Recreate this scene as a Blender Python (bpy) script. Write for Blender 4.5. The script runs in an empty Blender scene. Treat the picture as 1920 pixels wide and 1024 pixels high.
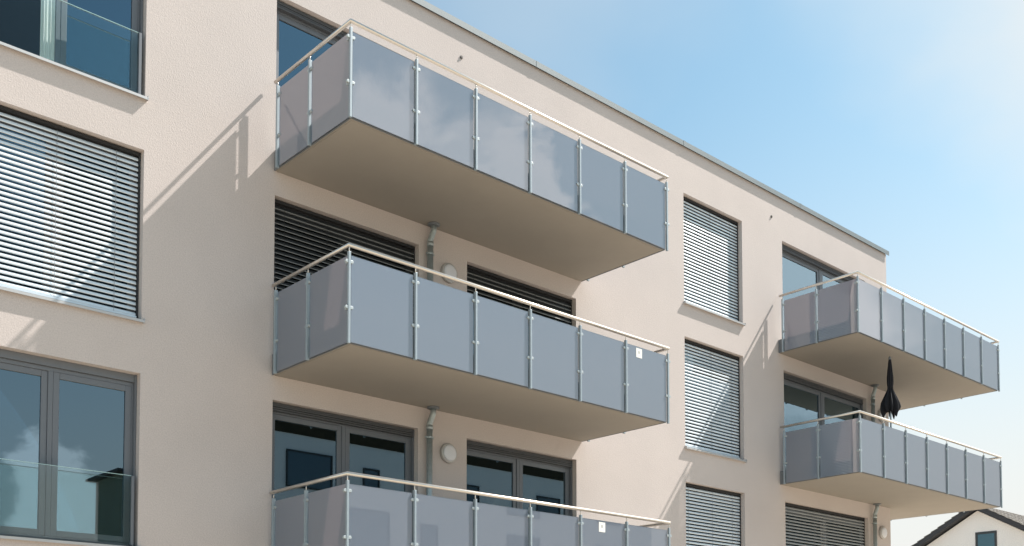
import bpy, bmesh, math, random
from mathutils import Vector, Matrix

R = math.radians
S = bpy.context.scene
COL = S.collection
G = 8.1            # height of the world datum used while measuring (z = 0 there is 8.1 m above ground)
H = 2.95           # storey height

# ------------------------------------------------------------------ camera
cd = bpy.data.cameras.new('camera')
cam = bpy.data.objects.new('camera', cd); COL.objects.link(cam)
cam.location = (-6.8822, -13.2414, -6.6538 + G)
cam.rotation_euler = (R(90 + 2.7197), 0, R(-42.3531))
cd.sensor_width = 36.0
cd.lens = 1991.32 * 36 / 1920
cd.shift_y = (1176.8 - 512) / 1920
cd.clip_end = 3000
S.camera = cam

# ------------------------------------------------------------------ sky, sun, exposure
SUN = Vector((3.4, -1.0, 4.45)).normalized()
SUN_EL = math.asin(SUN.z)
SUN_AZ = math.atan2(SUN.x, SUN.y)          # clockwise from +Y
S.view_settings.view_transform = 'Standard'
S.view_settings.look = 'None'
S.view_settings.gamma = 1
S.view_settings.use_curve_mapping = False
S.view_settings.exposure = 1.15

W = bpy.data.worlds.new('World'); S.world = W; W.use_nodes = True
nt = W.node_tree; nt.nodes.clear()
def nd(tree, typ, **kw):
    n = tree.nodes.new(typ)
    for k, v in kw.items(): setattr(n, k, v)
    return n
out = nd(nt, 'ShaderNodeOutputWorld')
bg = nd(nt, 'ShaderNodeBackground'); bg.inputs['Strength'].default_value = 0.086
sky = nd(nt, 'ShaderNodeTexSky', sky_type='NISHITA')
sky.sun_disc = False
sky.sun_elevation = SUN_EL; sky.sun_rotation = SUN_AZ
sky.altitude = 100; sky.air_density = 1.0; sky.dust_density = 1.6; sky.ozone_density = 1.5
tint = nd(nt, 'ShaderNodeMixRGB', blend_type='MULTIPLY'); tint.inputs['Fac'].default_value = 1
nt.links.new(sky.outputs[0], tint.inputs['Color1']); tint.inputs['Color2'].default_value = (0.81, 1.01, 0.90, 1)
tc = nd(nt, 'ShaderNodeTexCoord')
nrm = nd(nt, 'ShaderNodeVectorMath', operation='NORMALIZE'); nt.links.new(tc.outputs['Generated'], nrm.inputs[0])
sep = nd(nt, 'ShaderNodeSeparateXYZ'); nt.links.new(nrm.outputs[0], sep.inputs[0])
def direction(az, el):
    return (math.sin(R(az)) * math.cos(R(el)), math.cos(R(az)) * math.cos(R(el)), math.sin(R(el)))
def mrange(src, f0, f1, t0, t1):
    n = nd(nt, 'ShaderNodeMapRange', interpolation_type='SMOOTHSTEP'); nt.links.new(src, n.inputs['Value'])
    for k, v in zip(('From Min', 'From Max', 'To Min', 'To Max'), (f0, f1, t0, t1)): n.inputs[k].default_value = v
    return n.outputs[0]
def op(kind, a, b):
    n = nd(nt, 'ShaderNodeMath', operation=kind)
    for i, q in enumerate((a, b)):
        if isinstance(q, (int, float)): n.inputs[i].default_value = q
        else: nt.links.new(q, n.inputs[i])
    return n.outputs[0]
def noise(scale, detail, rough=0.55, stretch=(1, 1, 1.6), loc=(0, 0, 0), dist=0.0):
    m = nd(nt, 'ShaderNodeMapping'); nt.links.new(nrm.outputs[0], m.inputs[0]); m.inputs['Scale'].default_value = stretch; m.inputs['Location'].default_value = loc
    n = nd(nt, 'ShaderNodeTexNoise'); n.inputs['Scale'].default_value = scale; n.inputs['Detail'].default_value = detail; n.inputs['Roughness'].default_value = rough
    n.inputs['Distortion'].default_value = dist
    nt.links.new(m.outputs[0], n.inputs['Vector']); return n.outputs['Fac']
puff = noise(9.0, 8, 0.58, dist=0.25)
soft = noise(3.2, 5, 0.5, loc=(4, 2, 1))
def cloud(az, el, r, ragged, amount, soft_edge=0.35, src=puff):
    d = nd(nt, 'ShaderNodeVectorMath', operation='DISTANCE'); nt.links.new(nrm.outputs[0], d.inputs[0]); d.inputs[1].default_value = direction(az, el)
    q = op('ADD', d.outputs['Value'], op('MULTIPLY', op('SUBTRACT', src, 0.5), ragged))
    return mrange(q, r, r * (1 - soft_edge), 0.0, amount)
cover = mrange(sep.outputs['Z'], 0.08, 0.52, 1.0, 0.0)                     # milky air near the horizon ...
toward = nd(nt, 'ShaderNodeVectorMath', operation='DOT_PRODUCT'); nt.links.new(nrm.outputs[0], toward.inputs[0]); toward.inputs[1].default_value = (SUN.x, SUN.y, 0)
cover = op('MULTIPLY', cover, mrange(toward.outputs['Value'], -0.1, 0.50, 0.0, 1.0))   # ... thicker towards the sun
for c in (cloud(77, 33, 0.34, 0.30, 0.95, 0.85, soft),      # thin veil towards the sun
          cloud(44, 37, 0.22, 0.35, 0.22, 0.9, soft)):
    cover = op('MAXIMUM', cover, c)
mc = nd(nt, 'ShaderNodeMixRGB'); nt.links.new(cover, mc.inputs['Fac'])
nt.links.new(tint.outputs[0], mc.inputs['Color1']); mc.inputs['Color2'].default_value = (4.75, 4.72, 4.55, 1)
heap = None     # sunlit cumulus over the street and beyond
for c in (cloud(161, 7.6, 0.055, 0.24, 0.62, 0.45), cloud(167, 8.0, 0.06, 0.24, 0.62, 0.45), cloud(172, 8.0, 0.05, 0.2, 0.6, 0.4),
          cloud(145.5, 27.6, 0.080, 0.30, 0.75, 0.7), cloud(140, 26.3, 0.055, 0.28, 0.55, 0.8), cloud(136.2, 25.0, 0.055, 0.32, 0.75, 0.6),
          cloud(122.5, 18.5, 0.125, 0.14, 1.0, 0.5), cloud(200, 24, 0.15, 0.3, 0.5), cloud(250, 18, 0.2, 0.35, 0.5), cloud(310, 25, 0.2, 0.35, 0.5)):
    heap = c if heap is None else op('MAXIMUM', heap, c)
mh = nd(nt, 'ShaderNodeMixRGB'); nt.links.new(heap, mh.inputs['Fac'])
nt.links.new(mc.outputs[0], mh.inputs['Color1']); mh.inputs['Color2'].default_value = (10.8, 10.7, 10.6, 1)
mc = mh
nt.links.new(mc.outputs[0], bg.inputs['Color']); nt.links.new(bg.outputs[0], out.inputs['Surface'])

sl = bpy.data.lights.new('sun', 'SUN'); sl.energy = 4.2; sl.angle = R(0.53); sl.color = (1.0, 0.94, 0.875)
so = bpy.data.objects.new('sun', sl); COL.objects.link(so)
so.rotation_euler = (-SUN).to_track_quat('-Z', 'Y').to_euler(); so.location = (20, -10, 40)

# ------------------------------------------------------------------ materials
def mat(name, base, rough=0.6, metal=0.0, ior=1.5, var=0.0, vscale=3.0, bump=0.0, bscale=60.0, bdetail=3, dist=0.01, coat=0.0):
    m = bpy.data.materials.new(name); m.use_nodes = True
    t = m.node_tree; b = t.nodes['Principled BSDF']
    b.inputs['Roughness'].default_value = rough; b.inputs['Metallic'].default_value = metal
    b.inputs['IOR'].default_value = ior
    b.inputs['Coat Weight'].default_value = coat
    b.inputs['Base Color'].default_value = (*base, 1)
    co = nd(t, 'ShaderNodeTexCoord')
    if var:
        n = nd(t, 'ShaderNodeTexNoise'); n.inputs['Scale'].default_value = vscale; n.inputs['Detail'].default_value = 6
        n.inputs['Roughness'].default_value = 0.65
        t.links.new(co.outputs['Object'], n.inputs['Vector'])
        mr = nd(t, 'ShaderNodeMapRange'); t.links.new(n.outputs['Fac'], mr.inputs['Value'])
        mr.inputs['From Min'].default_value = 0.25; mr.inputs['From Max'].default_value = 0.75
        mr.inputs['To Min'].default_value = 1 - var; mr.inputs['To Max'].default_value = 1 + var
        mm = nd(t, 'ShaderNodeMixRGB', blend_type='MULTIPLY'); mm.inputs['Fac'].default_value = 1
        mm.inputs['Color1'].default_value = (*base, 1); t.links.new(mr.outputs[0], mm.inputs['Color2'])
        t.links.new(mm.outputs[0], b.inputs['Base Color'])
    if bump:
        n = nd(t, 'ShaderNodeTexNoise'); n.inputs['Scale'].default_value = bscale; n.inputs['Detail'].default_value = bdetail
        t.links.new(co.outputs['Object'], n.inputs['Vector'])
        bp = nd(t, 'ShaderNodeBump'); bp.inputs['Strength'].default_value = bump; bp.inputs['Distance'].default_value = dist
        t.links.new(n.outputs['Fac'], bp.inputs['Height']); t.links.new(bp.outputs[0], b.inputs['Normal'])
    return m

def stucco(name, base, scale=42.0, strength=0.5):
    m = mat(name, base, rough=0.92, ior=1.35)
    t = m.node_tree; b = t.nodes['Principled BSDF']
    co = nd(t, 'ShaderNodeTexCoord')
    big = nd(t, 'ShaderNodeTexNoise'); big.inputs['Scale'].default_value = 0.9; big.inputs['Detail'].default_value = 5
    fine = nd(t, 'ShaderNodeTexNoise'); fine.inputs['Scale'].default_value = scale; fine.inputs['Detail'].default_value = 3; fine.inputs['Roughness'].default_value = 0.6
    v = nd(t, 'ShaderNodeTexVoronoi', feature='SMOOTH_F1'); v.inputs['Scale'].default_value = scale * 1.15
    for n in (big, fine, v): t.links.new(co.outputs['Object'], n.inputs['Vector'])
    add = nd(t, 'ShaderNodeMath', operation='ADD'); t.links.new(fine.outputs['Fac'], add.inputs[0]); t.links.new(v.outputs['Distance'], add.inputs[1])
    bp = nd(t, 'ShaderNodeBump'); bp.inputs['Strength'].default_value = strength; bp.inputs['Distance'].default_value = 0.004
    t.links.new(add.outputs[0], bp.inputs['Height']); t.links.new(bp.outputs[0], b.inputs['Normal'])
    mr = nd(t, 'ShaderNodeMapRange'); t.links.new(big.outputs['Fac'], mr.inputs['Value'])
    mr.inputs['From Min'].default_value = 0.3; mr.inputs['From Max'].default_value = 0.7
    mr.inputs['To Min'].default_value = 0.97; mr.inputs['To Max'].default_value = 1.03
    mr2 = nd(t, 'ShaderNodeMapRange'); t.links.new(fine.outputs['Fac'], mr2.inputs['Value'])
    mr2.inputs['From Min'].default_value = 0.3; mr2.inputs['From Max'].default_value = 0.7
    mr2.inputs['To Min'].default_value = 0.90; mr2.inputs['To Max'].default_value = 1.10
    mu = nd(t, 'ShaderNodeMath', operation='MULTIPLY'); t.links.new(mr.outputs[0], mu.inputs[0]); t.links.new(mr2.outputs[0], mu.inputs[1])
    mm = nd(t, 'ShaderNodeMixRGB', blend_type='MULTIPLY'); mm.inputs['Fac'].default_value = 1
    mm.inputs['Color1'].default_value = (*base, 1); t.links.new(mu.outputs[0], mm.inputs['Color2'])
    t.links.new(mm.outputs[0], b.inputs['Base Color'])
    return m

def glass(name, tint, ior, reflcol=(1, 1, 1)):
    m = bpy.data.materials.new(name); m.use_nodes = True
    t = m.node_tree; t.nodes.clear()
    o = nd(t, 'ShaderNodeOutputMaterial'); mix = nd(t, 'ShaderNodeMixShader')
    tr = nd(t, 'ShaderNodeBsdfTransparent'); tr.inputs['Color'].default_value = (*tint, 1)
    gl = nd(t, 'ShaderNodeBsdfGlossy'); gl.inputs['Roughness'].default_value = 0.0; gl.inputs['Color'].default_value = (*reflcol, 1)
    fr = nd(t, 'ShaderNodeFresnel'); fr.inputs['IOR'].default_value = ior
    t.links.new(fr.outputs[0], mix.inputs['Fac']); t.links.new(tr.outputs[0], mix.inputs[1]); t.links.new(gl.outputs[0], mix.inputs[2])
    t.links.new(mix.outputs[0], o.inputs['Surface'])
    return m

M = {}
M['stucco'] = stucco('beige_render', (0.576, 0.514, 0.486), 58, 0.42)
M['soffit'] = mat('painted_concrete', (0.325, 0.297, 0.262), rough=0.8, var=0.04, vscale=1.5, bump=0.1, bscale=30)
M['slab_edge'] = mat('slab_edge_metal', (0.16, 0.175, 0.19), rough=0.55)
M['panel'] = mat('grey_balcony_glass', (0.185, 0.225, 0.275), rough=0.02, ior=2.35, var=0.02, vscale=0.8)
def milk_glass(name, face, through, ior):
    """tinted balcony glass: lets a little light through, mirrors like glass"""
    m = bpy.data.materials.new(name); m.use_nodes = True
    t = m.node_tree; t.nodes.clear()
    o = nd(t, 'ShaderNodeOutputMaterial'); mix = nd(t, 'ShaderNodeMixShader'); add = nd(t, 'ShaderNodeAddShader')
    di = nd(t, 'ShaderNodeBsdfDiffuse'); di.inputs['Color'].default_value = (*face, 1)
    tl = nd(t, 'ShaderNodeBsdfTranslucent'); tl.inputs['Color'].default_value = (*through, 1)
    gl = nd(t, 'ShaderNodeBsdfGlossy'); gl.inputs['Roughness'].default_value = 0.0
    fr = nd(t, 'ShaderNodeFresnel'); fr.inputs['IOR'].default_value = ior
    t.links.new(di.outputs[0], add.inputs[0]); t.links.new(tl.outputs[0], add.inputs[1])
    t.links.new(fr.outputs[0], mix.inputs['Fac']); t.links.new(add.outputs[0], mix.inputs[1]); t.links.new(gl.outputs[0], mix.inputs[2])
    t.links.new(mix.outputs[0], o.inputs['Surface'])
    return m
M['panel'] = milk_glass('grey_balcony_glass', (0.158, 0.192, 0.242), (0.385, 0.325, 0.325), 2.3)
M['post'] = mat('galvanised_post', (0.33, 0.39, 0.43), rough=0.45, metal=0.2, var=0.06, vscale=14)
M['clamp'] = mat('clamp_metal', (0.42, 0.47, 0.49), rough=0.45, metal=0.2)
M['steel'] = mat('brushed_steel', (0.74, 0.69, 0.63), rough=0.36, metal=0.85, var=0.05, vscale=9)
M['cap'] = mat('parapet_sheet_metal', (0.17, 0.205, 0.22), rough=0.55, metal=0.1, var=0.06, vscale=2)
M['frame'] = mat('window_frame_grey', (0.145, 0.158, 0.178), rough=0.42)
M['sill'] = mat('aluminium_sill', (0.50, 0.50, 0.50), rough=0.45, metal=0.35, var=0.04, vscale=4)
M['slat'] = mat('blind_slat', (0.66, 0.72, 0.765), rough=0.32, metal=0.25, var=0.03, vscale=5)
M['slat_shaded'] = mat('blind_slat_shaded', (0.028, 0.032, 0.035), rough=0.5)  # near-black stands in for shade on the slat undersides and in the gaps
M['slat_grey'] = mat('blind_slat_grey', (0.42, 0.44, 0.45), rough=0.45, var=0.03, vscale=5)
M['box'] = mat('blind_housing', (0.07, 0.074, 0.08), rough=0.6)
M['box_shade'] = mat('blind_slot_shade', (0.02, 0.02, 0.022), rough=0.8)  # near-black colour carries the shade of the recess above the slats
M['guide'] = mat('guide_rail', (0.025, 0.027, 0.03), rough=0.5)  # painted near-black for the shaded gap between slats and jamb
M['pane'] = glass('window_glass', (0.26, 0.30, 0.32), 2.75, (0.60, 0.84, 1.0))
M['rail_glass'] = glass('clear_rail_glass', (0.90, 0.965, 0.96), 1.38)
M['glass_edge'] = mat('glass_edge', (0.45, 0.66, 0.66), rough=0.15)
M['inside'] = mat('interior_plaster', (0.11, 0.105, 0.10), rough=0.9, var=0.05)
M['curtain'] = mat('pale_curtain', (0.78, 0.80, 0.78), rough=0.9)
M['zinc'] = mat('zinc_pipe', (0.40, 0.45, 0.46), rough=0.42, metal=0.55, var=0.16, vscale=16)
M['lamp_white'] = mat('lamp_diffuser', (0.72, 0.72, 0.75), rough=0.35)
M['lamp_rim'] = mat('lamp_rim', (0.50, 0.48, 0.46), rough=0.4, metal=0.2)
M['paper'] = mat('white_paper', (0.85, 0.84, 0.80), rough=0.8)
M['print'] = mat('grey_print', (0.45, 0.45, 0.44), rough=0.8)
M['black_cloth'] = mat('black_canvas', (0.012, 0.012, 0.016), rough=0.95, var=0.2, vscale=12)
M['bolt'] = mat('dark_bolt', (0.10, 0.09, 0.08), rough=0.6)
M['ground'] = mat('ground_paving', (0.40, 0.345, 0.275), rough=0.9, var=0.12, vscale=0.4)
M['white_render'] = stucco('white_render', (0.87, 0.84, 0.81), 30, 0.3)
M['opp_render'] = stucco('pale_render', (0.70, 0.71, 0.73), 30, 0.3)
M['annex_render'] = stucco('green_grey_render', (0.17, 0.185, 0.155), 30, 0.3)
M['slat_lip_light'] = mat('slat_lip_highlight', (0.24, 0.25, 0.25), rough=0.5)  # lighter lip paints the thin highlight along each dark slat
M['tile'] = mat('roof_tile', (0.26, 0.235, 0.21), rough=0.8, var=0.2, vscale=8)
M['verge'] = mat('verge_board', (0.035, 0.035, 0.04), rough=0.6)
M['roof_flat'] = mat('flat_roof_gravel', (0.30, 0.29, 0.28), rough=0.95, var=0.1)
M['band_storey'] = mat('brown_band_storey', (0.05, 0.043, 0.03), rough=1.0, ior=1.1, var=0.1)
M['dark_frame'] = mat('dark_window_frame', (0.03, 0.035, 0.04), rough=0.5)
M['cord'] = mat('ladder_cord', (0.26, 0.28, 0.30), rough=0.8)

# ------------------------------------------------------------------ helpers
class MB:
    def __init__(s): s.bm = bmesh.new(); s.mi = 0
    def box(s, x0, x1, y0, y1, z0, z1):
        v = [s.bm.verts.new(p) for p in ((x0,y0,z0),(x1,y0,z0),(x1,y1,z0),(x0,y1,z0),(x0,y0,z1),(x1,y0,z1),(x1,y1,z1),(x0,y1,z1))]
        for q in ((0,3,2,1),(4,5,6,7),(0,1,5,4),(1,2,6,5),(2,3,7,6),(3,0,4,7)):
            f = s.bm.faces.new([v[i] for i in q]); f.material_index = s.mi
        return s
    def quad(s, *pts):
        f = s.bm.faces.new([s.bm.verts.new(p) for p in pts]); f.material_index = s.mi
        return s
    def prism(s, outline, ext):
        """outline: list of 3-D points (planar), ext: extrusion vector"""
        e = Vector(ext); a = [s.bm.verts.new(p) for p in outline]; b = [s.bm.verts.new(Vector(p) + e) for p in outline]
        n = len(a)
        fs = [s.bm.faces.new(a), s.bm.faces.new(b[::-1])]
        for i in range(n): fs.append(s.bm.faces.new((a[i], b[i], b[(i+1) % n], a[(i+1) % n])))
        for f in fs: f.material_index = s.mi
        return s
    def tube(s, pts, r, n=12, smooth=True):
        pts = [Vector(p) for p in pts]; rings = []
        rad = r if isinstance(r, (list, tuple)) else [r] * len(pts)
        up = None
        for i, p in enumerate(pts):
            d0 = (p - pts[i-1]).normalized() if i else None
            d1 = (pts[i+1] - p).normalized() if i < len(pts) - 1 else None
            t = ((d0 or d1) + (d1 or d0)).normalized()
            k = 1.0
            if d0 and d1: k = 1.0 / max(0.4, math.cos(d0.angle(d1) / 2))
            if up is None: up = Vector((0, 0, 1)) if abs(t.z) < 0.9 else Vector((1, 0, 0))
            a = t.cross(up).normalized(); b = a.cross(t).normalized(); up = b
            # mitre: stretch across the bend
            if d0 and d1 and d0.angle(d1) > 1e-4:
                m = (d1 - d0).normalized()
            else: m = None
            ring = []
            for j in range(n):
                q = 2 * math.pi * j / n
                o = (a * math.cos(q) + b * math.sin(q)) * rad[i]
                if m is not None: o += m * (o.dot(m)) * (k - 1)
                ring.append(s.bm.verts.new(p + o))
            rings.append(ring)
        for r0, r1 in zip(rings, rings[1:]):
            for j in range(n):
                f = s.bm.faces.new((r0[j], r0[(j+1) % n], r1[(j+1) % n], r1[j])); f.smooth = smooth; f.material_index = s.mi
        for ring in (rings[0], rings[-1]):
            f = s.bm.faces.new(ring); f.material_index = s.mi
        return s
    def lathe(s, prof, centre, axis='z', n=32):
        """prof: list of (radius, height along axis)"""
        c = Vector(centre); rings = []
        for r, h in prof:
            ring = []
            for j in range(n):
                q = 2 * math.pi * j / n
                p = {'z': (r*math.cos(q), r*math.sin(q), h), '-y': (r*math.cos(q), -h, r*math.sin(q))}[axis]
                ring.append(s.bm.verts.new(c + Vector(p)))
            rings.append(ring)
        for r0, r1 in zip(rings, rings[1:]):
            for j in range(n):
                f = s.bm.faces.new((r0[j], r0[(j+1) % n], r1[(j+1) % n], r1[j])); f.smooth = True; f.material_index = s.mi
        for ring in (rings[0], rings[-1]):
            f = s.bm.faces.new(ring); f.material_index = s.mi
        return s
    def build(s, name, mats, parent=None, bevel=0.0, loc=(0, 0, 0), seg=2):
        bmesh.ops.recalc_face_normals(s.bm, faces=s.bm.faces)
        me = bpy.data.meshes.new(name); s.bm.to_mesh(me); s.bm.free()
        for m in (mats if isinstance(mats, (list, tuple)) else [mats]): me.materials.append(m)
        o = bpy.data.objects.new(name, me); COL.objects.link(o)
        o.location = loc
        if parent is not None: o.parent = parent
        if bevel:
            b = o.modifiers.new('bevel', 'BEVEL'); b.width = bevel; b.segments = seg; b.limit_method = 'ANGLE'; b.angle_limit = R(40)
            b.harden_normals = False
        return o

def tag(o, label=None, cat=None, group=None, kind=None):
    for k, v in (('label', label), ('category', cat), ('group', group), ('kind', kind)):
        if v: o[k] = v
    return o
def empty(name, loc, parent=None):
    o = bpy.data.objects.new(name, None); COL.objects.link(o); o.location = loc; o.empty_display_size = 0.2
    if parent is not None: o.parent = parent
    return o
def copy_tree(o, parent=None):
    c = o.copy(); COL.objects.link(c); c.parent = parent
    for ch in [k for k in o.children]: copy_tree(ch, c)
    return c

# ------------------------------------------------------------------ ground
b = MB(); b.quad((-300, -300, 0), (400, -300, 0), (400, 400, 0), (-300, 400, 0))
tag(b.build('ground', M['ground']), kind='structure')

# ------------------------------------------------------------------ the building
BX0, BX1, BD = -9.0, 18.095, 11.0
ROOF = 4.20 + G
TOP = 0.2258 + G; SILL = -2.04 + G; FLOOR = -2.08 + G
bld = empty('apartment_building', (4.5, 0, 0))
tag(bld, 'beige rendered apartment block with stacked grey glass balconies and slatted blinds', 'building')
BL = Vector((4.5, 0, 0))
def P(mb, name, mats, parent=bld, bevel=0.0, off=None):
    """build a part in world coordinates under the building or one of its parts"""
    o = mb.build(name, mats, parent, bevel)
    w = Vector((0, 0, 0)); p = parent
    while p is not None: w += p.location; p = p.parent
    o.location = -w
    return o
def PE(name, loc, parent=bld):
    o = empty(name, Vector(loc) - BL, parent); return o

openings = []   # x0, x1, z0, z1
WX = (-3.44, -1.3032); D1 = (0.6128, 3.1873); D2 = (4.1836, 6.7608); CX = (9.8901, 11.8861); BXD = (13.4093, 17.0136)
for k in (-1, 0, 1):
    d = -k * H
    openings.append((*WX, SILL + d, TOP + d))
    openings.append((*D1, FLOOR + d, TOP + d))
    openings.append((*D2, FLOOR + d, TOP + d)) if k >= 0 else None
    openings.append((*CX, SILL + d, TOP + d))
    openings.append((*BXD, FLOOR + d, TOP + d))

# facade wall with real openings and reveals
WT = 0.36
b = MB()
xs = sorted({BX0, BX1, *[o[0] for o in openings], *[o[1] for o in openings]})
zs = sorted({0.0, ROOF - 0.06, *[o[2] for o in openings], *[o[3] for o in openings]})
for i in range(len(xs) - 1):
    for j in range(len(zs) - 1):
        xc, zc = (xs[i] + xs[i+1]) / 2, (zs[j] + zs[j+1]) / 2
        if any(o[0] < xc < o[1] and o[2] < zc < o[3] for o in openings): continue
        for y in (0, WT):
            b.quad((xs[i], y, zs[j]), (xs[i+1], y, zs[j]), (xs[i+1], y, zs[j+1]), (xs[i], y, zs[j+1]))
for x0, x1, z0, z1 in openings:
    b.quad((x0, 0, z0), (x0, WT, z0), (x0, WT, z1), (x0, 0, z1)); b.quad((x1, 0, z0), (x1, WT, z0), (x1, WT, z1), (x1, 0, z1))
    b.quad((x0, 0, z0), (x1, 0, z0), (x1, WT, z0), (x0, WT, z0)); b.quad((x0, 0, z1), (x1, 0, z1), (x1, WT, z1), (x0, WT, z1))
# side and back walls
b.quad((BX1, 0, 0), (BX1, BD, 0), (BX1, BD, ROOF - 0.06), (BX1, 0, ROOF - 0.06))
b.quad((BX0, 0, 0), (BX0, BD, 0), (BX0, BD, ROOF - 0.06), (BX0, 0, ROOF - 0.06))
b.quad((BX0, BD, 0), (BX1, BD, 0), (BX1, BD, ROOF - 0.06), (BX0, BD, ROOF - 0.06))
bmesh.ops.remove_doubles(b.bm, verts=b.bm.verts, dist=1e-5)
P(b, 'wall', M['stucco'])
# inside: floors, partitions and a back wall so the rooms are rooms
b = MB()
for k in range(-1, 3):
    zf = FLOOR - k * H
    b.box(BX0 + 0.3, BX1 - 0.3, WT + 0.004, 5.5, zf - 0.26, zf - 0.012)
b.box(BX0 + 0.3, BX1 - 0.3, WT + 0.004, 5.5, ROOF - 0.62, ROOF - 0.45)
b.box(BX0 + 0.3, BX1 - 0.3, 5.5, 5.62, 0.1, ROOF - 0.45)
for x in (-5.2, -0.35, 3.68, 8.2, 12.6, 17.6):
    for k in range(-1, 3):
        zf = FLOOR - k * H
        b.box(x - 0.06, x + 0.06, WT + 0.006, 5.49, zf - 0.008, zf + H - 0.262)
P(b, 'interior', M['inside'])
b = MB(); b.box(BX0 + 0.02, BX1 - 0.02, 0.02, BD - 0.02, ROOF - 0.40, ROOF - 0.25)
P(b, 'roof', M['roof_flat'])

# parapet cap in lengths of sheet metal with standing joints
cuts = [BX0 - 0.05, -6.9, -2.68, 1.54, 5.76, 9.88, 14.12, BX1 + 0.075]
for a, c in zip(cuts, cuts[1:]):
    b = MB()
    b.prism([(a + 0.003, -0.052, ROOF - 0.085), (a + 0.003, -0.052, ROOF + 0.02), (a + 0.003, 0.42, ROOF - 0.01), (a + 0.003, 0.42, ROOF - 0.10), (a + 0.003, 0.405, ROOF - 0.10), (a + 0.003, 0.405, ROOF - 0.03), (a + 0.003, -0.040, ROOF - 0.002), (a + 0.003, -0.040, ROOF - 0.085)], (c - a - 0.006, 0, 0))
    if c < BX1:   # joint cover
        b.prism([(c - 0.035, -0.055, ROOF - 0.088), (c - 0.035, -0.055, ROOF + 0.0235), (c - 0.035, 0.425, ROOF - 0.0065), (c - 0.035, 0.425, ROOF - 0.012), (c - 0.035, -0.049, ROOF + 0.017), (c - 0.035, -0.049, ROOF - 0.088)], (0.07, 0, 0))
    P(b, 'parapet_cap', M['cap'])
b = MB()     # side parapet
b.box(BX1 - 0.36, BX1 + 0.052, 0.43, BD, ROOF - 0.085, ROOF - 0.004)
P(b, 'parapet_cap', M['cap'], bevel=0.004)

# ---- windows
FR = 0.15      # front of the frame behind the wall face
def bars(b, x0, x1, y0, y1, z0, z1, w, wt=None, wb=None):
    wt = w if wt is None else wt; wb = w if wb is None else wb
    b.box(x0, x0 + w, y0, y1, z0, z1); b.box(x1 - w, x1, y0, y1, z0, z1)
    b.box(x0 + w, x1 - w, y0, y1, z0, z0 + wb); b.box(x0 + w, x1 - w, y0, y1, z1 - wt, z1)

def blind_mesh(x0, x1, z0, z1, yc, dy, hz, pitch, lip=False):
    """venetian blind: curved slats whose outer edge hangs lower"""
    b = MB(); n = int((z1 - z0 - 0.03) / pitch)
    for i in range(n):
        zt = z1 - i * pitch
        prof = []
        for q in range(6):
            s = q / 5
            y = yc + dy / 2 - dy * s - 0.0045 * math.sin(math.pi * s)
            z = zt - hz * s + 0.003 * math.sin(math.pi * s)
            prof.append((y, z))
        prof.append((prof[-1][0] + 0.0045, prof[-1][1] - 0.001) if not lip else (prof[-1][0] - 0.003, prof[-1][1] - 0.013))      # rolled lip
        thick = 0.0012
        va = [b.bm.verts.new((x0, y, z)) for y, z in prof]; vb = [b.bm.verts.new((x1, y, z)) for y, z in prof]
        vc = [b.bm.verts.new((x0, y + thick, z - thick * .3)) for y, z in prof]; vd = [b.bm.verts.new((x1, y + thick, z - thick * .3)) for y, z in prof]
        for j in range(len(prof) - 1):
            for f in ((va[j], vb[j], vb[j+1], va[j+1]), (vc[j+1], vd[j+1], vd[j], vc[j])):
                ff = b.bm.faces.new(f); ff.smooth = True
                if lip and j == len(prof) - 2: ff.material_index = 2
        for f in ((va[0], vc[0], vd[0], vb[0]), (va[-1], vb[-1], vd[-1], vc[-1])): b.bm.faces.new(f)
    zb = z1 - n * pitch
    b.box(x0, x1, yc - 0.035, yc + 0.035, zb - 0.012, zb + 0.012)     # bottom bar
    # ladder cords just in front of the slats
    w = x1 - x0; b.mi = 1
    for fx in ((0.07, 0.36, 0.64, 0.93) if w > 2.3 else (0.09, 0.5, 0.86)):
        b.box(x0 + w * fx - 0.002, x0 + w * fx + 0.002, yc - dy / 2 - 0.010, yc - dy / 2 - 0.0075, zb, z1)
    return b

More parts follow.
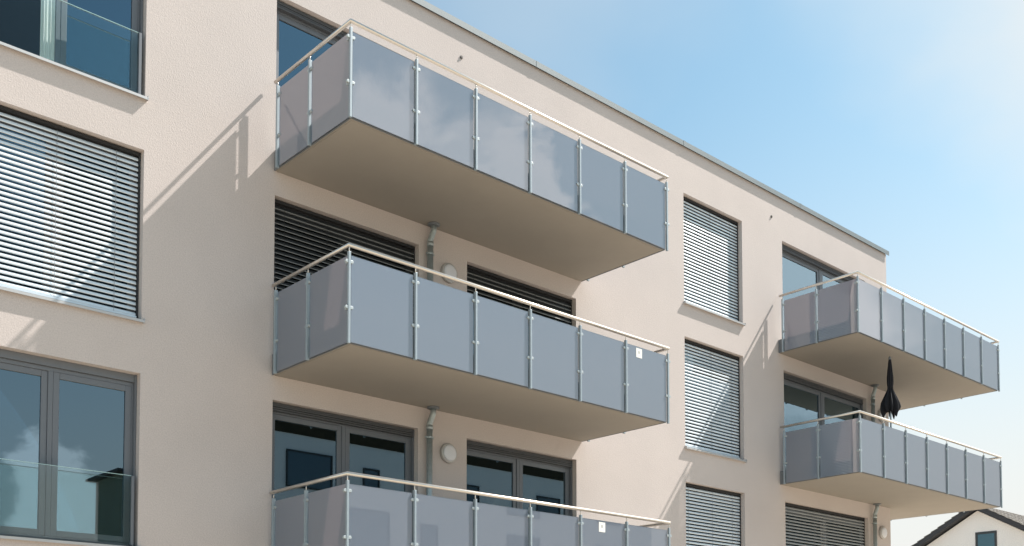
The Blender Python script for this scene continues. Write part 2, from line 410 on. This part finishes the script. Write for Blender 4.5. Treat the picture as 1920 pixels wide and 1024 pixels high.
def window(x0, x1, z0, z1, mull, style, blind=None, sill=False, juliet=None, label=None, open_left=False, swap=False):
    """frame is the part; panes, housing, guide rails, blind, sill, glass rail are its sub-parts"""
    b = MB(); e = 0.002
    y0, y1 = FR, FR + 0.08
    zt = z1 - 0.10         # frame top sits behind the blind housing
    bars(b, x0 + e, x1 - e, y0, y1, z0 + e, zt, 0.055, 0.05, 0.07)
    xs_ = [x0 + e + 0.055, *mull, x1 - e - 0.055]
    for m in mull: b.box(m - 0.03, m + 0.03, y0 - 0.003, y1, z0 + 0.073, zt - 0.05)
    panes = []
    for i in range(len(xs_) - 1):
        a = xs_[i] + (0.03 if i else 0); c = xs_[i+1] - (0.03 if i < len(xs_) - 2 else 0)
        off = 0.018 if (i % 2 == (0 if swap else 1)) else -0.0
        if not (open_left and i == 0):
            bars(b, a + 0.001, c - 0.001, y0 + 0.012 - off, y1 - 0.006, z0 + 0.074, zt - 0.052, 0.075)
            panes.append((a + 0.076, c - 0.076, z0 + 0.148, zt - 0.126, y0 + 0.034 - off))
    w = P(b, 'window', M['frame'], bevel=0.004)
    if label: w['label'] = label
    for a, c, p0, p1, y in panes:
        g = MB(); g.box(a, c, y, y + 0.006, p0, p1); P(g, 'pane', M['pane'], w)
    g = MB()     # housing of the raised or lowered blind
    if blind is None and sill:
        g.box(x0 + e, x1 - e, 0.118, FR + 0.07, zt + 0.002, z1 - e)
    elif blind is None:
        for i, (yy, h) in enumerate(((0.105, 0.026), (0.100, 0.022), (0.104, 0.022), (0.098, 0.024))):
            g.box(x0 + 0.03, x1 - 0.03, yy - 0.022, FR - 0.012, z1 - 0.014 - (i + 1) * 0.030 + (0.030 - h), z1 - 0.014 - i * 0.030)
        g.box(x0 + e, x1 - e, FR - 0.010, FR + 0.07, zt + 0.002, z1 - e)
    else:
        g.box(x0 + 0.03, x1 - 0.03, 0.085, FR - 0.012, z1 - 0.055, z1 - 0.012)
        g.box(x0 + e, x1 - e, FR - 0.010, FR + 0.07, zt + 0.002, z1 - e)
    P(g, 'blind_housing', M['frame' if blind is None and sill else 'box' if blind is None else 'box_shade'], w, bevel=0.002)
    for gx in (x0 + 0.003, x1 - 0.028):
        g = MB(); g.box(gx, gx + 0.025, 0.098, FR - 0.004, z0 + 0.02, z1 - 0.004); P(g, 'guide_rail', M['frame' if blind is None else 'guide'], w, bevel=0.002)
    if blind:
        zb, dy, hz, pitch, mt = blind
        P(blind_mesh(x0 + 0.034, x1 - 0.034, zb, z1 - 0.075, 0.112, dy, hz, pitch, mt == 'slat_shaded'), 'blind', [M[mt], M['guide' if mt == 'slat_shaded' else 'cord'], M['slat_lip_light']], w)
    if sill:
        g = MB()
        g.prism([(x0 - 0.018, -0.055, z0 - 0.028), (x0 - 0.018, -0.055, z0 + 0.006), (x0 - 0.018, FR - 0.002, z0 + 0.020), (x0 - 0.018, FR - 0.002, z0 + 0.012), (x0 - 0.018, -0.047, z0 - 0.002), (x0 - 0.018, -0.047, z0 - 0.028)], (x1 - x0 + 0.036, 0, 0))
        for ex in (x0 - 0.024, x1 + 0.018): g.box(ex, ex + 0.006, -0.057, -0.002, z0 - 0.030, z0 + 0.028)
        P(g, 'sill', M['sill'], w)
    if juliet:
        g = MB(); g.box(x0 + 0.085, x1 - 0.085, 0.030, 0.046, z0 + 0.04, z0 + juliet - 0.006); P(g, 'glass_rail', M['rail_glass'], w)
        g = MB(); g.box(x0 + 0.085, x1 - 0.085, 0.0295, 0.0465, z0 + juliet - 0.0055, z0 + juliet); P(g, 'rail_edge', M['glass_edge'], w)
        for gx in (x0 + 0.05, x1 - 0.086):
            g = MB(); g.box(gx, gx + 0.036, 0.012, 0.066, z0 + 0.03, z0 + juliet - 0.004); P(g, 'rail_holder', M['frame'], w, bevel=0.003)
    return w

CLOSED = lambda z0: (z0 + 0.03, 0.0145, 0.0465, 0.0685, 'slat')
OPEN = lambda z0: (z0, 0.040, 0.060, 0.072, 'slat_shaded')
HALF = lambda z0: (z0 + 0.03, 0.042, 0.050, 0.072, 'slat_grey')
wm = (WX[0] + WX[1]) / 2
for k in (-1, 0, 1):
    d = -k * H; zt, zsill, zf = TOP + d, SILL + d, FLOOR + d
    # left column
    if k == -1: window(*WX, zsill, zt, [wm], 0, None, True, 0.87, open_left=True, label='window with its left half dark and a clear glass rail')
    if k == 0: window(*WX, zsill, zt, [wm], 0, CLOSED(zsill), True, label='window covered by a closed white slatted blind')
    if k == 1: window(*WX, zsill, zt, [wm], 0, None, True, 0.93, label='two-pane window reflecting the sky behind a clear glass rail')
    # middle column
    window(*CX, zsill, zt, [], 0, CLOSED(zsill), True)
    # doors to the left balconies
    m1 = 1.90; m2 = 5.47
    window(*D1, zf, zt, [m1], 0, OPEN(zf + 0.2) if k == 0 else None, label='wide glazed door with its dark blind lowered' if k == 0 else None)
    if k >= 0: window(*D2, zf, zt, [m2], 0, OPEN(zt - 0.72) if k == 0 else None)
    # doors to the right balconies
    window(*BXD, zf, zt, [15.22], 0, HALF(zf) if k == 1 else None)
# pale curtain inside the upper left window
b = MB(); cw, cn = 0.165, 14; cy = lambda i: 0.172 + 0.014 * math.sin(i * 1.7)
for i in range(cn):
    xa, xb = wm - 0.036 - cw + i * cw / cn, wm - 0.036 - cw + (i + 1) * cw / cn
    b.quad((xa, cy(i), SILL + H + 0.08), (xb, cy(i+1), SILL + H + 0.08), (xb, cy(i+1), TOP + H - 0.16), (xa, cy(i), TOP + H - 0.16))
bmesh.ops.remove_doubles(b.bm, verts=b.bm.verts, dist=1e-5)
bmesh.ops.solidify(b.bm, geom=b.bm.faces[:], thickness=0.004)
P(b, 'curtain', M['curtain'])

# ---- balconies
AZ = 0.5734
def stadium(cx, cz, hw, r):
    pts = []
    for i in range(9): q = -math.pi/2 + math.pi * i / 8; pts.append((cx + hw - r + r * math.cos(q), cz + r * math.sin(q)))
    for i in range(9): q = math.pi/2 + math.pi * i / 8; pts.append((cx - hw + r + r * math.cos(q), cz + r * math.sin(q)))
    return pts

PT, PB, RT = 1.135, 0.008, 1.262      # panel top, panel bottom, handrail centre above the slab's underside
def balcony(x1, x2, d, n, right_back, right_posts):
    """built with its origin on the wall at the underside of the slab; x1..x2 are the rail lines"""
    root = MB()
    root.mi = 1; root.box(x1 + 0.045, x2 - 0.045, -d + 0.05, -0.002 if right_back <= 0 else -0.002, 0.004, 0.285)
    if right_back > 0: root.box(BX1 + 0.004, x2 - 0.045, -0.001, right_back, 0.004, 0.285)
    root.mi = 0; root.box(x1 + 0.075, x2 - 0.075, -d + 0.08, -0.003, -0.002, 0.0035)
    if right_back > 0: root.box(BX1 + 0.005, x2 - 0.075, -0.0025, right_back - 0.03, -0.002, 0.0035)
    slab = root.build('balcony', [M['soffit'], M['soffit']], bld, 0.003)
    # (dark metal edge strip: sub-part so that the flank next to the wall shows it)
    e = MB()
    e.box(x1 + 0.028, x1 + 0.043, -d + 0.05, -0.004, 0.0, 0.295); e.box(x2 - 0.043, x2 - 0.028, -d + 0.05, right_back - 0.004, 0.0, 0.295)
    e.box(x1 + 0.028, x2 - 0.028, -d + 0.03, -d + 0.048, 0.0, 0.295)
    e.build('edge_strip', M['slab_edge'], slab)
    ysl = [-d / 2, -0.135]
    def post(x, y, along, corner=False):
        p = MB()
        hx, hy = (0.0155, 0.024) if along == 'x' and not corner else ((0.0175, 0.0175) if corner else (0.024, 0.0155))
        p.box(x - hx, x + hx, y - hy, y + hy, -0.014, 1.175)
        p.build('post', M['post'], slab, 0.003)
        q = MB(); q.tube([(x, y, 1.17), (x, y, RT - 0.018)], 0.0075, 10); q.build('rail_pin', M['steel'], slab)
        for z in (0.45, 1.045):
            c = MB()
            if along == 'x':
                c.prism([(px, y - 0.013, pz) for px, pz in stadium(x, z, 0.062, 0.0195)], (0, 0.034, 0))
            else:
                sg = 1 if along == 'y+' else -1
                c.prism([(x - sg * 0.013, y + (px - x) - (0.03 if y == ysl[-1] else 0), pz) for px, pz in stadium(x, z, 0.062 if y != ysl[-1] else 0.042, 0.0195)], (sg * 0.034, 0, 0))
            if corner:   # second leg round the corner
                sg = 1 if corner == 'left' else -1
                c.prism([(x - sg * 0.0135, y + 0.02 + (px - x), pz) for px, pz in stadium(x + 0.02, z, 0.045, 0.019)], (sg * 0.034, 0, 0))
            c.build('clamp', M['clamp'], slab, 0.003)
    xs = [x1 + (x2 - x1) * i / n for i in range(n + 1)]
    for i, x in enumerate(xs): post(x, -d, 'x', {0: 'left', n: 'right'}.get(i, False))
    for y in ysl: post(x1, y, 'y+')
    for y in right_posts: post(x2, y, 'y-')
    gp = 0.036
    def panel(a, c):
        g = MB(); g.box(min(a[0], c[0]), max(a[0], c[0]), min(a[1], c[1]), max(a[1], c[1]), PB, PT)
        g.build('glass_panel', M['panel'], slab, 0.0015)
    for a, c in zip(xs, xs[1:]): panel((a + gp, -d + 0.005), (c - gp, -d + 0.017))
    ys = [-d, *ysl]
    for a, c in zip(ys, ys[1:]): panel((x1 + 0.005, a + gp), (x1 + 0.017, c - gp))
    yr = [-d, *right_posts]
    for a, c in zip(yr, yr[1:]): panel((x2 - 0.017, a + gp), (x2 - 0.005, c - gp))
    h = MB(); yw = -0.055
    h.tube([(x1, yw, RT), (x1, -d, RT), (x2, -d, RT), (x2, yw if right_back <= 0 else right_back, RT)], 0.0255, 16)
    h.build('handrail', M['steel'], slab)
    return slab
def lower(src, dz):
    c = copy_tree(src, bld); c.location = src.location + Vector((0, 0, dz)); return c
A = balcony(0.5701, 6.9356, 1.975, 6, 0.0, (-0.99, -0.135)); A.location = Vector((0, 0, AZ + G)) - BL
A3 = lower(A, -H); A2 = lower(A, -2 * H)
Bb = balcony(13.19, 20.017, 1.962, 7, 1.9, (-1.0, 0.0, 1.0, 1.9)); Bb.location = Vector((0, 0, AZ + G)) - BL
B3 = lower(Bb, -H)

# ------------------------------------------------------------------ downpipes
def downpipe(x, length, label):
    """origin at the underside of the balcony it drains"""
    root = empty('downpipe', (0, 0, 0)); tag(root, label, 'downpipe', 'zinc downpipes under the balconies')
    b = MB(); b.tube([(x + 0.035, -0.135, -0.03), (x + 0.035, -0.135, -0.10), (x + 0.030, -0.128, -0.125), (x + 0.006, -0.098, -0.235), (x, -0.09, -0.265), (x, -0.09, -0.30)], 0.047, 20)
    b.build('bend', M['zinc'], root)
    b = MB(); b.tube([(x, -0.09, -0.29), (x, -0.09, -0.36)], 0.054, 20); b.tube([(x, -0.09, -0.35), (x, -0.09, -length)], 0.049, 20)
    b.build('pipe', M['zinc'], root)
    b = MB(); b.lathe([(0.05, -0.030), (0.098, -0.024), (0.098, -0.0025), (0.05, -0.0025)], (x + 0.035, -0.135, 0), 'z', 28); b.build('flange', M['slab_edge'], root)
    for z in (-0.47, -1.9):
        b = MB(); b.tube([(x, -0.09, z), (x, -0.09, z - 0.028)], 0.056, 20); b.box(x + 0.05, x + 0.082, -0.098, -0.082, z - 0.026, z - 0.002); b.box(x - 0.082, x - 0.05, -0.098, -0.082, z - 0.026, z - 0.002)
        b.box(x - 0.006, x + 0.006, -0.04, -0.001, z - 0.02, z - 0.008)
        b.build('bracket', M['zinc'], root, 0.001)
    return root
p1 = downpipe(3.345, H - 0.29, 'zinc downpipe under the top left balcony, behind the middle rail'); p1.location = (0, 0, AZ + G)
p2 = copy_tree(p1); p2.location = (0, 0, AZ + G - H); p2['label'] = 'zinc downpipe beside the round lamp above the lowest left balcony'
p3 = copy_tree(p1); p3.location = (17.165 - 3.345, 0, AZ + G); p3['label'] = 'zinc downpipe behind the black parasol on the right'
p4 = copy_tree(p1); p4.location = (17.165 - 3.345, 0, AZ + G - H); p4['label'] = 'zinc downpipe under the lower right balcony, next to a slatted blind'

# ------------------------------------------------------------------ wall lamps
def lamp(x, z, label):
    root = empty('wall_lamp', (x, 0, z)); tag(root, label, 'lamp', 'round wall lamps')
    b = MB(); b.lathe([(0.150, 0.001), (0.158, 0.006), (0.158, 0.050), (0.150, 0.058), (0.128, 0.060)], (0, 0, 0), '-y', 40); b.build('rim', M['lamp_rim'], root)
    b = MB(); b.lathe([(0.132, 0.0605), (0.128, 0.072), (0.110, 0.082), (0.07, 0.089), (0.001, 0.092)], (0, 0, 0), '-y', 40); b.build('diffuser', M['lamp_white'], root)
    return root
l1 = lamp(3.78, -0.09 + G, 'round white wall lamp partly behind the middle left handrail')
for (x, z, lb) in ((3.78, -0.09 - H + G, 'round white wall lamp between the two glazed doors, wholly visible'), (17.70, -0.09 + G, 'round wall lamp behind the black parasol'), (17.66, -0.09 - H + G, 'round wall lamp at the far building corner under the lower right balcony')):
    c = copy_tree(l1); c.location = (x, 0, z); c['label'] = lb

# ------------------------------------------------------------------ small things on the facade
def anchor(x, z, label):
    b = MB(); b.tube([(0, -0.001, 0), (0, -0.012, 0)], 0.03, 14); b.tube([(0, -0.012, 0), (0, -0.022, 0)], 0.018, 12)
    o = b.build('wall_anchor', M['bolt']); o.location = (x, 0, z); tag(o, label, 'bolt', 'bolts in the wall below the parapet')
anchor(4.05, 3.63 + G, 'small dark bolt in the wall above the top left balcony')
anchor(13.0, 3.605 + G, 'small dark bolt in the wall above and right of the upper middle blind')
def notice(x, z, w, h, yf, label):
    b = MB(); b.box(-w/2, w/2, 0, 0.0015, -h/2, h/2); o = b.build('paper_notice', M['paper']); o.location = (x, yf, z)
    tag(o, label, 'notice', 'paper notices stuck on balcony glass')
    b = MB(); b.box(-w*0.12, w*0.10, -0.0008, -0.0003, -h*0.06, h*0.22); b.build('print', M['print'], o)
notice(6.205, -1.345 + G, 0.145, 0.155, -1.9725, 'white square notice on the rightmost glass panel of the middle balcony')
notice(5.30, -4.295 + G, 0.145, 0.155, -1.9725, 'white square notice on the lowest balcony glass')
notice(19.085, 0.98 + G, 0.05, 0.19, -1.961, 'narrow pale strip stuck on the glass of the top right balcony')

# ------------------------------------------------------------------ parasol on the lower right balcony
ux, uy, uz0 = 15.02, -1.68, AZ + 0.289 - H + G
um = empty('closed_parasol', (ux, uy, uz0)); tag(um, 'closed black parasol standing behind the lower right balcony rail', 'parasol')
b = MB(); b.tube([(0, 0, 0.05), (0, 0, 2.50)], 0.019, 14); b.build('pole', M['post'], um)
b = MB(); b.lathe([(0.25, 0.0), (0.25, 0.05), (0.20, 0.07), (0.04, 0.085), (0.03, 0.30), (0.021, 0.30)], (0, 0, 0), 'z', 28); b.build('base', M['slab_edge'], um)
zt = 0.43 + G - uz0; zb = -0.93 + G - uz0
b = MB(); b.lathe([(0.022, zt - 0.02), (0.034, zt - 0.01), (0.030, zt + 0.03), (0.010, zt + 0.055)], (0, 0, 0), 'z', 14); b.build('finial', M['slab_edge'], um)
rnd = random.Random(4)
b = MB(); NA, NZ = 64, 26; rings = []
prof = [(0.0, 0.028), (0.06, 0.042), (0.2, 0.062), (0.35, 0.078), (0.44, 0.078), (0.50, 0.066), (0.535, 0.060), (0.57, 0.072), (0.7, 0.145), (0.82, 0.205), (0.90, 0.215), (1.0, 0.15)]
def pr(t):
    for (a, ra), (c, rc) in zip(prof, prof[1:]):
        if a <= t <= c: return ra + (rc - ra) * (t - a) / (c - a)
for i in range(NZ + 1):
    t = i / NZ; r0 = pr(t); ring = []
    for j in range(NA):
        q = 2 * math.pi * j / NA
        fold = 0.5 + 0.5 * math.cos(8 * q + 1.1 * math.sin(3 * t) + 0.6 * math.sin(2 * q))
        rr = r0 * (1 - (0.30 + 0.20 * t) * (1 - fold)) * (1 + 0.10 * math.sin(q * 2 + 3 * t))
        drop = 0
        if t > 0.8: drop = (t - 0.8) / 0.2 * (-0.06 + 0.20 * fold * (0.6 + 0.5 * math.sin(q * 3 + 1)))
        ring.append(b.bm.verts.new((rr * math.cos(q), rr * math.sin(q), zt - (zt - zb) * 0.90 * t - drop * 0.8)))
    rings.append(ring)
for r0, r1 in zip(rings, rings[1:]):
    for j in range(NA):
        f = b.bm.faces.new((r0[j], r0[(j+1) % NA], r1[(j+1) % NA], r1[j])); f.smooth = True
b.build('canopy', M['black_cloth'], um)
b = MB(); tz = zt - (zt - zb) * 0.9 * 0.52; b.tube([(0, 0, tz - 0.02), (0, 0, tz + 0.02)], 0.062, 20); b.build('strap', M['black_cloth'], um)

# ------------------------------------------------------------------ neighbouring gabled house
HX, HY, HZ, HSL = 36.0, 5.714, 0.40 + G, 0.5685
hs = empty('gabled_house', (HX, HY, 0)); tag(hs, 'white gabled house with dark roof verge beyond the building corner', 'house')
hw, L = 4.6, 11.0
def zr(y): return HZ - HSL * abs(y) - 0.20 - HZ * 0   # underside of the roof at offset y
b = MB()
b.prism([(0, -hw, 0), (0, hw, 0), (0, hw, HZ - HSL * hw - 0.26), (0, 0, HZ - 0.26), (0, -hw, HZ - HSL * hw - 0.26)], (L, 0, 0))
b.build('wall', M['white_render'], hs)
wy0, wy1, wz1, wz0 = 4.955 - HY, 5.815 - HY, -0.745 + G, -2.0 + G
for sgn in (-1, 1):
    b = MB(); ov = 0.35; ye = sgn * (hw + 0.45)
    nz = Vector((0, sgn * HSL, 1)).normalized()
    top = [(-ov, 0, HZ), (-ov, ye, HZ - HSL * abs(ye)), (-ov, ye, HZ - HSL * abs(ye) - 0.20), (-ov, 0, HZ - 0.20)]
    b.prism(top, (L + 2 * ov, 0, 0)); r = b.build('roof', M['verge'], hs)
    t = MB(); rows = 17
    for i in range(rows):      # courses of tiles
        a0 = abs(ye) * i / rows * sgn; a1 = abs(ye) * (i + 1.12) / rows * sgn
        za, zb_ = HZ - HSL * abs(a0), HZ - HSL * abs(a1)
        n = 34; w = (L + 2 * ov) / n
        for j in range(n):
            xa = -ov + j * w
            t.prism([(xa, a0, za + 0.010), (xa, a1, zb_ + 0.055), (xa, a1, zb_ + 0.030), (xa, a0, za + 0.002)], (w * 0.48, 0, 0))
            t.prism([(xa + w * .5, a0, za + 0.004), (xa + w * .5, a1, zb_ + 0.032), (xa + w * .5, a1, zb_ + 0.012), (xa + w * .5, a0, za + 0.001)], (w * 0.48, 0, 0))
    t.build('tiles', M['tile'], r)
b = MB(); bars(b, 0, 1, 0, 1, 0, 1, 0.1); b.bm.free()
b = MB()
f0 = 0.09
b.box(-0.03, -0.002, wy0, wy0 + f0, wz0, wz1); b.box(-0.03, -0.002, wy1 - f0, wy1, wz0, wz1); b.box(-0.03, -0.002, wy0 + f0, wy1 - f0, wz1 - f0, wz1); b.box(-0.03, -0.002, wy0 + f0, wy1 - f0, wz0, wz0 + f0)
hwin = b.build('window', M['dark_frame'], hs, 0.005)
M['far_pane'] = mat('far_window_pane', (0.02, 0.05, 0.08), rough=0.03, ior=1.9)
b = MB(); b.box(-0.014, -0.003, wy0 + f0, wy1 - f0, wz0 + f0, wz1 - f0); b.build('pane', M['far_pane'], hwin)

# ------------------------------------------------------------------ block across the street, seen only in reflections
def opposite(name, x0, x1, y0, depth, h, label, wins, roof_over, mt='opp_render'):
    root = empty(name, ((x0 + x1) / 2, y0 - depth / 2, 0)); tag(root, label, 'building')
    ox, oy = root.location.x, root.location.y
    b = MB(); b.box(x0 - ox, x1 - ox, y0 - depth - oy, y0 - oy, 0, h); b.build('wall', M[mt], root)
    b = MB() if roof_over else None
    if b: b.box(x0 - roof_over - ox, x1 + roof_over - ox, y0 - depth - roof_over - oy, y0 + roof_over - oy, h + 0.004, h + 0.10); b.build('roof', M['verge'], root)
    for a, c, z0, z1 in wins:
        w = MB(); bars_y = (y0 - oy + 0.002, y0 - oy + 0.06)
        bars(w, a - ox, c - ox, *bars_y, z0, z1, 0.07); f = w.build('window', M['dark_frame'], root)
        g = MB(); g.box(a - ox + 0.07, c - ox - 0.07, y0 - oy + 0.003, y0 - oy + 0.02, z0 + 0.07, z1 - 0.07); g.build('pane', M['far_pane'], f)
    return root
wins = []
for st in range(4):
    zz = -3.0 * st
    for x0, x1, z0, z1 in ((16.2, 18.5, 9.6, 11.2), (20.1, 21.0, 9.7, 10.9), (25.0, 27.0, 8.8, 10.9), (30.9, 32.6, 9.0, 10.9)):
        if z0 + zz > 0: wins.append((x0, x1, z0 + zz, z1 + zz))
opp = opposite('opposite_building', 15.2, 35.0, -26.0, 8, 11.9, 'pale rendered block with dark windows mirrored in the glazed doors', wins, 0)
b = MB(); b.prism([(-9.95, 4.05, 11.904), (9.95, 4.05, 11.904), (9.95, 4.05, 14.6), (-9.95, 4.05, 14.6)], (0, -8.1, 0)); b.build('added_storey', M['band_storey'], opp)  # added dark storey, shaped to give the brown band mirrored in the doors
opposite('annex_building', 9.15, 12.6, -26.0, 2.6, 9.25, 'low pale block with an overhanging flat roof mirrored in the lower left window', [(10.0, 11.2, 6.2, 7.8)], 0.3, 'annex_render')
